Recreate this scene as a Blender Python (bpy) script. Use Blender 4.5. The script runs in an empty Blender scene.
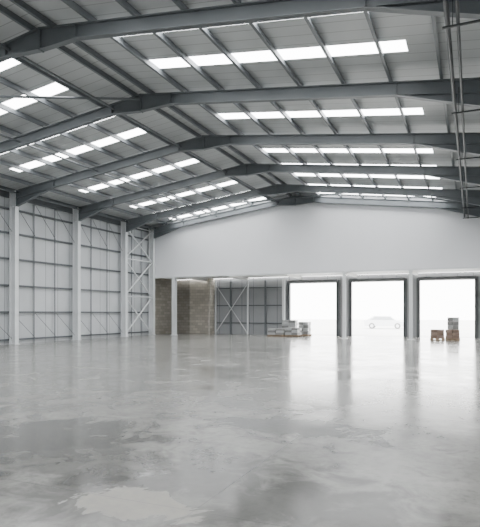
import bpy, math, random
from mathutils import Vector
random.seed(4)
S=bpy.context.scene
# ------------------------------------------------------------ materials
def new_mat(name):
    m=bpy.data.materials.new(name); m.use_nodes=True
    nt=m.node_tree; b=nt.nodes['Principled BSDF']
    return m,nt,b
def N(nt,t,**k):
    n=nt.nodes.new(t)
    for a,v in k.items(): setattr(n,a,v)
    return n
def plain(name,col,rough=0.5,metal=0.0,var=0.08,scale=3.0):
    m,nt,b=new_mat(name)
    tc=N(nt,'ShaderNodeTexCoord'); no=N(nt,'ShaderNodeTexNoise'); no.inputs['Scale'].default_value=scale; no.inputs['Detail'].default_value=5
    r=N(nt,'ShaderNodeValToRGB')
    r.color_ramp.elements[0].position=.3; r.color_ramp.elements[1].position=.7
    r.color_ramp.elements[0].color=(*[c*(1-var) for c in col],1)
    r.color_ramp.elements[1].color=(*[min(1,c*(1+var)) for c in col],1)
    nt.links.new(tc.outputs['Object'],no.inputs['Vector']); nt.links.new(no.outputs['Fac'],r.inputs['Fac'])
    nt.links.new(r.outputs['Color'],b.inputs['Base Color'])
    b.inputs['Roughness'].default_value=rough; b.inputs['Metallic'].default_value=metal
    return m
def ribbed(name,col,axis,spacing,line=0.06,dark=0.6,rough=0.5,metal=0.0,var=.05):
    """sheet cladding: dark seams every `spacing` metres along axis"""
    m,nt,b=new_mat(name)
    tc=N(nt,'ShaderNodeTexCoord'); sp=N(nt,'ShaderNodeSeparateXYZ'); nt.links.new(tc.outputs['Object'],sp.inputs[0])
    d=N(nt,'ShaderNodeMath',operation='DIVIDE'); d.inputs[1].default_value=spacing
    nt.links.new(sp.outputs[axis],d.inputs[0])
    f=N(nt,'ShaderNodeMath',operation='FRACT'); nt.links.new(d.outputs[0],f.inputs[0])
    l=N(nt,'ShaderNodeMath',operation='LESS_THAN'); l.inputs[1].default_value=line; nt.links.new(f.outputs[0],l.inputs[0])
    no=N(nt,'ShaderNodeTexNoise'); no.inputs['Scale'].default_value=.6; nt.links.new(tc.outputs['Object'],no.inputs['Vector'])
    r=N(nt,'ShaderNodeValToRGB'); r.color_ramp.elements[0].position=.3; r.color_ramp.elements[1].position=.7
    r.color_ramp.elements[0].color=(*[c*(1-var) for c in col],1); r.color_ramp.elements[1].color=(*[c*(1+var) for c in col],1)
    nt.links.new(no.outputs['Fac'],r.inputs['Fac'])
    mx=N(nt,'ShaderNodeMix',data_type='RGBA'); nt.links.new(l.outputs[0],mx.inputs[0]); nt.links.new(r.outputs['Color'],mx.inputs[6])
    mx.inputs[7].default_value=(*[c*dark for c in col],1)
    nt.links.new(mx.outputs[2],b.inputs['Base Color'])
    bp=N(nt,'ShaderNodeBump'); bp.inputs['Distance'].default_value=.01; bp.inputs['Strength'].default_value=.5; bp.invert=True
    nt.links.new(l.outputs[0],bp.inputs['Height']); nt.links.new(bp.outputs[0],b.inputs['Normal'])
    b.inputs['Roughness'].default_value=rough; b.inputs['Metallic'].default_value=metal
    return m
M_white=plain('white_plasterboard',(.82,.83,.85),.6,0,.02,.4)
M_soffit=plain('soffit_paint',(.84,.84,.83),.6,0,.03,.6)
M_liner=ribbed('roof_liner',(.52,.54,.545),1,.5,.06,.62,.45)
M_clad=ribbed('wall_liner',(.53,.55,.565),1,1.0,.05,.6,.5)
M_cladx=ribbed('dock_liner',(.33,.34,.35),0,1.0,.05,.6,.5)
M_steel=plain('portal_backlit',(.145,.16,.17),.45,0,.06,1.5)  # darker than the columns: backlit shade put into the rafter grey
M_col=plain('column_paint',(.72,.74,.75),.45,0,.04,1.5)
M_purlin=plain('galvanised_purlin',(.155,.17,.18),.45,.1,.08,2)
M_girt=plain('dark_girt',(.11,.12,.13),.5,.1,.08,2)
M_dark=plain('dark_metal',(.035,.04,.042),.45,.2,.1,3)
M_frame=plain('door_frame_dark',(.10,.105,.11),.5,0,.1,3)
M_wood=plain('pallet_wood',(.30,.22,.15),.7,0,.2,9)
M_card=plain('cardboard',(.20,.14,.105),.75,0,.12,4)
M_card2=plain('pale_cardboard',(.26,.19,.15),.75,0,.12,4)
M_wrap=plain('wrapped_goods',(.40,.41,.41),.4,0,.15,5)
M_grey=plain('grey_carton',(.22,.22,.215),.6,0,.12,5)
M_yard=plain('yard_concrete',(.60,.60,.59),.8,0,.08,.3)
M_carp=plain('car_paint',(.72,.73,.75),.3,0,.02,1)
M_glass=plain('car_glass',(.40,.42,.44),.1,0,.05,1)
M_tyre=plain('tyre',(.14,.14,.14),.8,0,.1,4)
def blockmat(name,k):
    m,nt,b=new_mat(name)
    tc=N(nt,'ShaderNodeTexCoord'); sp=N(nt,'ShaderNodeSeparateXYZ'); nt.links.new(tc.outputs['Object'],sp.inputs[0])
    ad=N(nt,'ShaderNodeMath',operation='ADD'); nt.links.new(sp.outputs[0],ad.inputs[0]); nt.links.new(sp.outputs[1],ad.inputs[1])
    cb=N(nt,'ShaderNodeCombineXYZ'); nt.links.new(ad.outputs[0],cb.inputs[0]); nt.links.new(sp.outputs[2],cb.inputs[1])
    br=N(nt,'ShaderNodeTexBrick'); br.inputs['Scale'].default_value=1
    br.inputs['Brick Width'].default_value=.45; br.inputs['Row Height'].default_value=.225; br.inputs['Mortar Size'].default_value=.012
    br.inputs['Color1'].default_value=(.38*k,.355*k,.31*k,1); br.inputs['Color2'].default_value=(.28*k,.26*k,.225*k,1); br.inputs['Mortar'].default_value=(.24*k,.225*k,.20*k,1)
    nt.links.new(cb.outputs[0],br.inputs['Vector']); nt.links.new(br.outputs['Color'],b.inputs['Base Color'])
    b.inputs['Roughness'].default_value=.85
    return m
M_block=blockmat('concrete_block',.85); M_block2=blockmat('pale_block',1.6)
def skymat():
    m,nt,b=new_mat('rooflight_grp')
    b.inputs['Base Color'].default_value=(.9,.92,.93,1)
    b.inputs['Emission Color'].default_value=(.98,.99,1,1); b.inputs['Emission Strength'].default_value=14.5
    return m
M_sky=skymat()
def floormat():
    m,nt,b=new_mat('polished_concrete'); L=nt.links.new
    tc=N(nt,'ShaderNodeTexCoord')
    def noise(scale,detail=6,rough=.6,dist=0.0,sc=(1,1,1),loc=(0,0,0)):
        mp=N(nt,'ShaderNodeMapping'); mp.inputs['Scale'].default_value=sc; mp.inputs['Location'].default_value=loc
        L(tc.outputs['Object'],mp.inputs[0])
        n=N(nt,'ShaderNodeTexNoise'); n.inputs['Scale'].default_value=scale; n.inputs['Detail'].default_value=detail
        n.inputs['Roughness'].default_value=rough; n.inputs['Distortion'].default_value=dist
        L(mp.outputs[0],n.inputs['Vector']); return n.outputs['Fac']
    def mr(v,a,b_,c=0,d=1):
        n=N(nt,'ShaderNodeMapRange'); n.inputs[1].default_value=a;n.inputs[2].default_value=b_;n.inputs[3].default_value=c;n.inputs[4].default_value=d
        L(v,n.inputs[0]); return n.outputs[0]
    def mix(f,A,B):
        n=N(nt,'ShaderNodeMix',data_type='RGBA'); L(f,n.inputs[0])
        for i,x in ((6,A),(7,B)):
            if isinstance(x,tuple): n.inputs[i].default_value=(*x,1)
            else: L(x,n.inputs[i])
        return n.outputs[2]
    def math_(op,a,b_):
        n=N(nt,'ShaderNodeMath',operation=op)
        for i,x in ((0,a),(1,b_)):
            if isinstance(x,(int,float)): n.inputs[i].default_value=x
            else: L(x,n.inputs[i])
        return n.outputs[0]
    big=noise(.28,7,.62,1.2); med=noise(1.1,8,.65,.8,loc=(7,3,0)); fine=noise(9,6,.7); streak=noise(.9,6,.6,.6,sc=(1,.45,1),loc=(2,9,0))
    c=mix(mr(med,.32,.68),(.21,.208,.195),(.30,.297,.277))
    dk=mr(big,.47,.62)
    c=mix(math_('MULTIPLY',dk,.55),c,(.125,.124,.117))
    c=mix(math_('MULTIPLY',mr(streak,.50,.66),.5),c,(.115,.114,.108))
    c=mix(math_('MULTIPLY',mr(fine,.48,.72),.42),c,(.08,.079,.075))
    def patch(x,y,rx,ry,nz,amp,s0=1.25,s1=.55):
        mp=N(nt,'ShaderNodeMapping'); mp.inputs['Location'].default_value=(-x/rx,-y/ry,0); mp.inputs['Scale'].default_value=(1/rx,1/ry,0)
        L(tc.outputs['Object'],mp.inputs[0])
        ln=N(nt,'ShaderNodeVectorMath',operation='LENGTH'); L(mp.outputs[0],ln.inputs[0])
        v=math_('ADD',ln.outputs['Value'],math_('MULTIPLY',math_('SUBTRACT',nz,.5),amp))
        return mr(v,s0,s1)
    n1=noise(1.8,7,.65,.8,loc=(1,5,2))
    damp=None
    for p in ((-2.9,4.6,2.0,1.2,3.5),(-5.2,5.6,2.0,1.2,4.0),(-1.4,4.6,1.1,1.0,4.0),(-2.6,7.5,1.5,.8,5.0),(-.4,4.0,.8,.7,4.0)):
        q=patch(p[0],p[1],p[2],p[3],n1,p[4])
        damp=q if damp is None else math_('MAXIMUM',damp,q)
    c=mix(math_('MULTIPLY',damp,.66),c,(.055,.055,.052))
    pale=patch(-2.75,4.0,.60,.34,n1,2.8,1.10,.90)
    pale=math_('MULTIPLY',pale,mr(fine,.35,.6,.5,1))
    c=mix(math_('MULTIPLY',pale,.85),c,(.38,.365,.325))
    sp=N(nt,'ShaderNodeSeparateXYZ'); L(tc.outputs['Object'],sp.inputs[0])
    jx=math_('LESS_THAN',math_('FRACT',math_('DIVIDE',math_('ADD',sp.outputs[0],2.2),5.85),0),.0016)
    jy=math_('LESS_THAN',math_('FRACT',math_('DIVIDE',math_('ADD',sp.outputs[1],1.0),5.0),0),.0018)
    j=math_('MAXIMUM',jx,jy)
    c=mix(math_('MULTIPLY',j,.6),c,(.06,.06,.06))
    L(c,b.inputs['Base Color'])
    r=math_('ADD',mr(med,.3,.7,.12,.23),math_('MULTIPLY',fine,.05))
    r=math_('SUBTRACT',r,math_('MULTIPLY',dk,.05))
    r=math_('SUBTRACT',r,math_('MULTIPLY',damp,.03))
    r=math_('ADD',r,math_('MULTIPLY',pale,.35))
    L(r,b.inputs['Roughness'])
    bp=N(nt,'ShaderNodeBump'); bp.inputs['Distance'].default_value=.003; bp.inputs['Strength'].default_value=.15
    L(med,bp.inputs['Height']); L(bp.outputs[0],b.inputs['Normal'])
    b.inputs['IOR'].default_value=1.55
    return m
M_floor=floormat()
# ------------------------------------------------------------ mesh builder
class MB:
    def __init__(s): s.v=[];s.f=[];s.mi=[];s.mats=[]
    def m(s,mat):
        if mat not in s.mats: s.mats.append(mat)
        return s.mats.index(mat)
    def add(s,vs,fs,mat):
        o=len(s.v); s.v+=[tuple(v) for v in vs]; k=s.m(mat)
        for f in fs: s.f.append([i+o for i in f]); s.mi.append(k)
    def box(s,x0,x1,y0,y1,z0,z1,mat):
        vs=[(x,y,z) for x in (x0,x1) for y in (y0,y1) for z in (z0,z1)]
        s.add(vs,[(0,1,3,2),(4,6,7,5),(0,4,5,1),(2,3,7,6),(0,2,6,4),(1,5,7,3)],mat)
    def prism(s,poly,a0,a1,mat,axis='y'):
        n=len(poly)
        mk=(lambda p,a:(p[0],a,p[1])) if axis=='y' else (lambda p,a:(a,p[0],p[1]))
        vs=[mk(p,a0) for p in poly]+[mk(p,a1) for p in poly]
        s.add(vs,[tuple(range(n)),tuple(range(2*n-1,n-1,-1))]+[(i,i+n,(i+1)%n+n,(i+1)%n) for i in range(n)],mat)
    def tube(s,p,q,r,mat,n=10):
        p=Vector(p);q=Vector(q);d=(q-p).normalized(); u=Vector((0,0,1)) if abs(d.z)<.9 else Vector((1,0,0))
        a=d.cross(u).normalized(); b_=d.cross(a).normalized()
        vs=[c+r*(math.cos(t)*a+math.sin(t)*b_) for c in (p,q) for t in [2*math.pi*i/n for i in range(n)]]
        s.add(vs,[tuple(range(n)),tuple(range(2*n-1,n-1,-1))]+[(i,(i+1)%n,(i+1)%n+n,i+n) for i in range(n)],mat)
    def obj(s,name,bevel=0,loc=None,rot=0):
        me=bpy.data.meshes.new(name)
        me.from_pydata(s.v,[],s.f)
        for k in s.mats: me.materials.append(k)
        for p,k in zip(me.polygons,s.mi): p.material_index=k
        import bmesh
        bm=bmesh.new(); bm.from_mesh(me); bmesh.ops.recalc_face_normals(bm,faces=bm.faces[:]); bm.to_mesh(me); bm.free()
        o=bpy.data.objects.new(name,me); S.collection.objects.link(o)
        if loc: o.location=loc
        o.rotation_euler[2]=rot
        if bevel:
            b=o.modifiers.new('bevel','BEVEL'); b.width=bevel; b.segments=2; b.limit_method='ANGLE'
        return o
# ------------------------------------------------------------ geometry constants
XL=-23.1; XV=.75; XR=24.6
RX=(XL+XV)/2; ZE=8.45; ZR=9.95
RX2=(XV+XR)/2
YB=35.0; YF=-12.0; YD=39.0; ZS=4.5
def roofz(x):
    if x<=XV:
        return ZR-(ZR-ZE)*abs(x-RX)/(RX-XL)
    return ZR-(ZR-ZE)*abs(x-RX2)/(XR-RX2)
frames=[6.5+4.95*i for i in range(-3,6)]
# ---------------- floor
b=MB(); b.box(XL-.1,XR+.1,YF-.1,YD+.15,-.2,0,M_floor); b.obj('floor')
b=MB(); b.box(-90,90,YD+.15,140,-.25,-.03,M_yard); b.obj('yard_ground')
# ---------------- roof (sheets + rooflights)
def slope(bs,bk,xa,xb):
    za,zb=ZE,ZR
    def rz(x): return za+(zb-za)*(x-xa)/(xb-xa)
    def slab(B,x0,x1,y0,y1,mat,t=.08):
        if x0>x1: x0,x1=x1,x0
        B.prism([(x0,rz(x0)),(x1,rz(x1)),(x1,rz(x1)+t),(x0,rz(x0)+t)],y0,y1,mat)
    sg=1 if xb>xa else -1
    s0=xa+sg*2.35; s1=xb-sg*1.75
    y=YF
    for fr in [YF-.4+0]+frames:
        for c in (fr+.92,fr+3.1):
            if c-.42<YF+.2 or c+.42>YB-.1: continue
            a,d=c-.32,c+.32
            if a<y: continue
            slab(bs,xa,xb,y,a,M_liner)
            slab(bs,xa,s0,a,d,M_liner); slab(bs,s1,xb,a,d,M_liner)
            slab(bk,s0,s1,a,d,M_sky,.04)
            y=d
    slab(bs,xa,xb,y,YB,M_liner)
bs=MB(); bk=MB()
slope(bs,bk,XL,RX); slope(bs,bk,XV,RX); slope(bs,bk,XV,RX2); slope(bs,bk,XR,RX2)
bs.obj('ceiling'); bk.obj('rooflight_panels')
# ---------------- purlins and valley gutter
b=MB()
for (xa,xb) in ((XL,RX),(XV,RX),(XV,RX2),(XR,RX2)):
    n=8
    for i in range(n+1):
        t=(i+.12)/(n+.35)
        x=xa+(xb-xa)*t; z=roofz(x)
        b.box(x-.025,x+.025,YF,YB-.02,z-.20,z-.012,M_purlin)
        b.box(x-.025,x+.06,YF,YB-.02,z-.205,z-.19,M_purlin)
b.box(XV-.2,XV+.2,YF+.02,YB-.02,ZE-.2,ZE-.02,M_purlin)
b.obj('roof_purlins_gutter')
# ---------------- portal frames
def portal(y,xl,xr,xm):
    b=MB(); fw=.095
    drop=.215
    def top(x): return roofz(x)-drop
    cd=.42
    for e,sg in ((xl,1),(xr,-1)):
        xi=e+sg*(cd+.14); xo=e+sg*.14
        if e==XV: xi=e+sg*.24; xo=e
        pts_b=[(xi,top(xi)-.85),(xi+sg*2.6,top(xi+sg*2.6)-.40),(xm-sg*1.3,top(xm-sg*1.3)-.40),(xm,top(xm)-.62)]
        pts_t=[(xo,top(xo)),(xi,top(xi)),(xi+sg*2.6,top(xi+sg*2.6)),(xm-sg*1.3,top(xm-sg*1.3)),(xm,top(xm))]
        P=[(xo,top(xo)-.85)]+pts_b
        for i in range(4):
            b.prism([P[i],P[i+1],pts_t[i+1],pts_t[i]],y-.012,y+.012,M_steel)
        for i in range(3):
            p,q=pts_b[i],pts_b[i+1]
            b.prism([p,q,(q[0],q[1]+.03),(p[0],p[1]+.03)],y-fw,y+fw,M_steel)
        p,q=pts_t[0],pts_t[-1]
        b.prism([p,q,(q[0],q[1]-.03),(p[0],p[1]-.03)],y-fw,y+fw,M_steel)
        p=(xi,top(xi)-.42); q=(xi+sg*2.6,top(xi+sg*2.6)-.40)
        b.prism([p,q,(q[0],q[1]+.02),(p[0],p[1]+.02)],y-fw,y+fw,M_steel)
        for xx,dd in ((xi+sg*.02,.85),(xi+sg*2.6,.40),(xm-sg*1.3,.40)):
            b.box(min(xx,xx+sg*.025),max(xx,xx+sg*.025),y-fw,y+fw,top(xx)-dd,top(xx),M_steel)
        zt=top(xi)-.02
        x0,x1=min(xo,xi),max(xo,xi)
        b.box(x0,x0+.03,y-.13,y+.13,.03,zt,M_col)
        b.box(x1-.03,x1,y-.13,y+.13,.03,zt,M_col)
        b.box(x0+.03,x1-.03,y-.02,y+.02,.03,zt,M_col)
        b.box(x0-.05,x1+.05,y-.18,y+.18,0,.03,M_col)
        b.box(x0+.03,x1-.03,y-.12,y+.12,zt-.85,zt-.82,M_col)
    b.box(xm-.025,xm+.025,y-fw,y+fw,top(xm)-.64,top(xm),M_steel)
    return b.obj('portal_frame')
for y in frames+[YB-.2]: portal(y,XL,XV,RX)
def portal2(y):
    b=MB(); fw=.095; drop=.215
    top=lambda x: roofz(x)-drop
    for e,sg in ((XV,1),(XR,-1)):
        xi=e+sg*.3
        P=[(e+sg*.01,top(e+sg*.01)-.85),(xi,top(xi)-.85),(xi+sg*2.6,top(xi+sg*2.6)-.4),(RX2-sg*1.3,top(RX2-sg*1.3)-.4),(RX2,top(RX2)-.66)]
        for i in range(4):
            p,q=P[i],P[i+1]
            b.prism([p,q,(q[0],top(q[0])),(p[0],top(p[0]))],y-.012,y+.012,M_steel)
            b.prism([p,q,(q[0],q[1]+.03),(p[0],p[1]+.03)],y-fw,y+fw,M_steel)
        p=P[0];q=P[-1]
        b.prism([(p[0],top(p[0])),(q[0],top(q[0])),(q[0],top(q[0])-.03),(p[0],top(p[0])-.03)],y-fw,y+fw,M_steel)
    x1=XR-.12
    b.box(x1-.03,x1,y-.13,y+.13,0,top(x1),M_col); b.box(x1-.42,x1-.39,y-.13,y+.13,0,top(x1)-.85,M_col); b.box(x1-.39,x1-.03,y-.02,y+.02,0,top(x1)-.5,M_col)
    b.obj('portal_frame')
for y in frames+[YB-.2]: portal2(y)
# ---------------- roof bracing
b=MB()
def rb(x0,y0,x1,y1): b.tube((x0,y0,roofz(x0)-.36),(x1,y1,roofz(x1)-.36),.045,M_steel,8)
for (ya,yb) in ((frames[-1],YB-.2),(frames[4],frames[5])):
    xs=[XL+.6,XL+6,RX-.05]
    for i in range(2):
        rb(xs[i],ya,xs[i+1],yb) if i%2 else rb(xs[i],yb,xs[i+1],ya)
    xs=[RX+.05,XV-6,XV-.4]
    if ya==frames[-1]:
        for i in range(2):
            rb(xs[i],ya,xs[i+1],yb) if i%2 else rb(xs[i],yb,xs[i+1],ya)
for x in (RX-1.2,RX-6,XL+.75):
    b.tube((x,YF+.1,roofz(x)-.42),(x,YB-.2,roofz(x)-.42),.045,M_steel,8)
b.obj('roof_bracing')
# ---------------- left wall
b=MB(); b.box(XL-.1,XL,YF,YD+.1,0,ZE+.05,M_clad); b.obj('wall_left')
b=MB()
for z in (.25,1.75,3.2,4.65,6.05,7.35):
    b.box(XL,XL+.12,YF,YB-.02,z-.045,z+.045,M_girt)
ys=frames+[YB-.1]
for i in range(len(ys)-1):
    for k in (1,2):
        y=ys[i]+(ys[i+1]-ys[i])*k/3
        b.box(XL+.12,XL+.135,y-.035,y+.035,.0,ZE-.15,M_girt)
b.box(XL,XL+.135,YF,YB,ZE-.5,ZE-.02,M_girt)
b.obj('side_rails')
b=MB()
def wb(y0,z0,y1,z1,r=.05,m=M_col): b.tube((XL+.36,y0,z0),(XL+.36,y1,z1),r,m,8)
ya,yb=frames[-1],YB-.2
for z0,z1 in ((.1,2.9),(2.9,5.6),(5.6,8.0)):
    wb(ya,z0,yb,z1); wb(ya,z1,yb,z0)
    wb(ya,z1,yb,z1,.04)
for i in (5,6,7):
    y0,y1=frames[i],frames[i+1]
    for k in range(3):
        a=y0+(y1-y0)*k/3; c=y0+(y1-y0)*(k+1)/3
        b.tube((XL+.2,a,7.9),(XL+.2,c,6.1),.012,M_girt,6); b.tube((XL+.2,a,1.7),(XL+.2,c,.3),.012,M_girt,6)
b.obj('wall_bracing')
# ---------------- back bulkhead wall (white) and soffit
b=MB()
for a,c in ((XL,RX),(RX,XV),(XV,RX2),(RX2,XR)):
    b.prism([(a,ZS),(c,ZS),(c,roofz(c)+.04),(a,roofz(a)+.04)],YB,YB+.25,M_white)
b.obj('wall_back')
b=MB(); b.box(XL,XR,YB-.02,YB+.3,ZS-.1,ZS,M_col); b.obj('trim_1')
b=MB(); b.box(XL+.13,XR-.01,YB+.31,YD-.17,ZS,ZS+.2,M_soffit)
for x in (-19.9,-16.4,-12.0,-7.8,-3.6,.6):
    b.box(x-.09,x+.09,YB+.31,YD-.25,ZS-.2,ZS,M_soffit)
b.obj('soffit')
def hcol(x,y,z1,w=.11):
    b=MB()
    b.box(x-w,x+w,y-.13,y-.105,.03,z1,M_col); b.box(x-w,x+w,y+.105,y+.13,.03,z1,M_col); b.box(x-.015,x+.015,y-.105,y+.105,.03,z1,M_col)
    b.box(x-.2,x+.2,y-.2,y+.2,0,.03,M_col)
    b.obj('steel_column')
for x,w,y in ((-20.95,.15,YB+.15),(-13.3,.10,YD-.4),(-7.85,.10,YB+.15),(-3.62,.10,YB+.15)):
    hcol(x,y,ZS-.21 if y>YB+1 else ZS-.1,w)
# ---------------- dock wall with doors
doors=[(-12.9,-9.26),(-8.15,-4.47),(-3.39,.12)]
ZD=3.95
b=MB()
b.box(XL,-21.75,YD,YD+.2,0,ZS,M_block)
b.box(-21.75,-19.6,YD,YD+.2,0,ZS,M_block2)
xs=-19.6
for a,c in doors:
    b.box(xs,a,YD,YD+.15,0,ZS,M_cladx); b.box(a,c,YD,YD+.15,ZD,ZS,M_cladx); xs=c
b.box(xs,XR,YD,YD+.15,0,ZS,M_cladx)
b.obj('wall_dock')
b=MB(); b.box(XL,XL+.12,YB+.02,YD,0,ZS,M_block)
b.box(-19.6,-19.42,YD-.9,YD,0,ZS-.001,M_block2)
b.obj('wall_block_return')
for i,(a,c) in enumerate(doors):
    b=MB()
    b.box(a-.22,a,YD-.14,YD-.003,0,ZD+.2,M_frame); b.box(c,c+.22,YD-.14,YD-.003,0,ZD+.2,M_frame)
    b.box(a-.22,c+.22,YD-.16,YD-.003,ZD,ZD+.2,M_frame)
    b.box(a-.06,a+.02,YD-.22,YD-.14,0,ZD+.1,M_dark); b.box(c-.02,c+.06,YD-.22,YD-.14,0,ZD+.1,M_dark)
    b.tube((a-.1,YD-.33,ZD+.14),(c+.1,YD-.33,ZD+.14),.12,M_frame,14)
    b.obj('door_%d'%(i+1))
b=MB()
for z in (.9,2.3,3.7): b.box(-19.3,-13.5,YD-.1,YD,z-.035,z+.035,M_girt)
for x,m in ((-19.25,M_col),(-17.9,M_purlin),(-16.4,M_col),(-14.9,M_purlin)): b.box(x-.06,x+.06,YD-.2,YD-.1,0,ZS-.25,m)
b.tube((-19.2,YD-.24,.1),(-16.4,YD-.24,4.0),.03,M_col,8); b.tube((-16.4,YD-.24,.1),(-19.2,YD-.24,4.0),.03,M_col,8)
b.obj('dock_wall_rails')
# ---------------- other enclosing walls
b=MB(); b.box(XR,XR+.1,YF,YD+.1,0,ZE+.05,M_clad); b.obj('wall_right')
b=MB()
for a,c in ((XL,RX),(RX,XV),(XV,RX2),(RX2,XR)):
    b.prism([(a,0),(c,0),(c,roofz(c)+.04),(a,roofz(a)+.04)],YF-.1,YF,M_clad)
b.obj('wall_front')
# ---------------- service pipes near valley
b=MB()
for x,z,r in ((-.47,7.55,.05),(-.27,7.45,.035)):
    b.tube((x,YF+.1,z),(x,YB-.05,z),r,M_dark,12)
for y in frames+[YB-.4]:
    y-=.15
    b.box(-.56,.3,y-.02,y+.02,7.36,7.40,M_dark)
    b.tube((-.37,y,7.38),(-.37,y,8.1),.012,M_dark,6)
b.obj('service_pipes')
# ---------------- pallets
def pallet(b,x,y,w,d,z=0):
    for i in range(3):
        yy=y-d/2+.05+i*(d-.1)/2
        b.box(x-w/2,x+w/2,yy-.05,yy+.05,z,z+.022,M_wood)
        for k in range(3):
            xx=x-w/2+.09+k*(w-.18)/2
            b.box(xx-.09,xx+.09,yy-.05,yy+.05,z+.022,z+.09,M_wood)
    for k in range(7):
        xx=x-w/2+.05+k*(w-.1)/6
        b.box(xx-.045,xx+.045,y-d/2,y+d/2,z+.09,z+.112,M_wood)
    b.box(x-w/2,x+w/2,y-d/2,y+d/2,z+.112,z+.134,M_wood)
    return z+.134
def goods(x,y,w,d,layers,lh,mats,rot=0,cols=2,name='loaded_pallet'):
    b=MB(); z=pallet(b,0,0,w,d)
    for l in range(layers):
        for i in range(cols):
            x0=-w/2+.03+i*(w-.06)/cols; x1=x0+(w-.06)/cols-.015
            for j in range(2):
                y0=-d/2+.03+j*(d-.06)/2; y1=y0+(d-.06)/2-.015
                o=random.uniform(-.012,.012)
                b.box(x0+o,x1+o,y0,y1,z,z+lh-.012,mats[(l+i+j)%len(mats)])
        z+=lh
    b.obj(name,.008,(x,y,0),rot)
goods(-13.05,36.4,1.2,1.0,3,.15,[M_wrap,M_grey],.1)
goods(-11.85,36.6,1.0,1.0,3,.17,[M_wrap,M_grey],-.05)
goods(-12.55,37.85,1.1,.9,5,.21,[M_wrap,M_wrap,M_grey],.05)
goods(-11.4,37.85,.8,.9,4,.23,[M_wrap,M_grey],0)
goods(-2.04,35.5,.86,.95,3,.18,[M_card,M_card2],.03,2)
goods(-1.15,35.5,.84,.95,3,.18,[M_card2,M_card],.0,2)
goods(-1.15,36.9,.72,.8,5,.26,[M_grey,M_grey,M_wrap],-.05,2,'stacked_carton_pallet')
# ---------------- vehicle in the yard
def car(x,y,rot):
    b=MB()
    prof=[(-2.15,.3),(2.15,.3),(2.2,.72),(1.25,.9),(.6,1.38),(-1.1,1.42),(-1.85,.98),(-2.2,.92)]; w=.87
    b.prism(prof,-w,w,M_carp)
    win=[(-1.5,.97),(1.05,.95),(.55,1.3),(-1.0,1.34)]
    b.prism(win,-w-.01,w+.01,M_glass)
    for wx in (-1.35,1.35):
        for sy in (-1,1):
            b.tube((wx,sy*(w-.18),.32),(wx,sy*(w+.02),.32),.32,M_tyre,20); b.tube((wx,sy*(w),.32),(wx,sy*(w+.03),.32),.18,M_carp,14)
    b.obj('car',.05,(x,y,-.03),rot)
car(-8.9,60,.1)
# ---------------- world and light
w=bpy.data.worlds.new('world'); S.world=w; w.use_nodes=True
bg=w.node_tree.nodes['Background']; bg.inputs[0].default_value=(1,.995,.98,1); bg.inputs[1].default_value=14
# ---------------- camera
cam=bpy.data.cameras.new('camera'); co=bpy.data.objects.new('camera',cam); S.collection.objects.link(co)
co.location=(0,0,1.7); co.rotation_euler=(math.pi/2,0,math.radians(23.73))
cam.sensor_fit='HORIZONTAL'; cam.sensor_width=36; cam.lens=36*530/480; cam.shift_y=49.5/480
cam.clip_end=400
S.camera=co
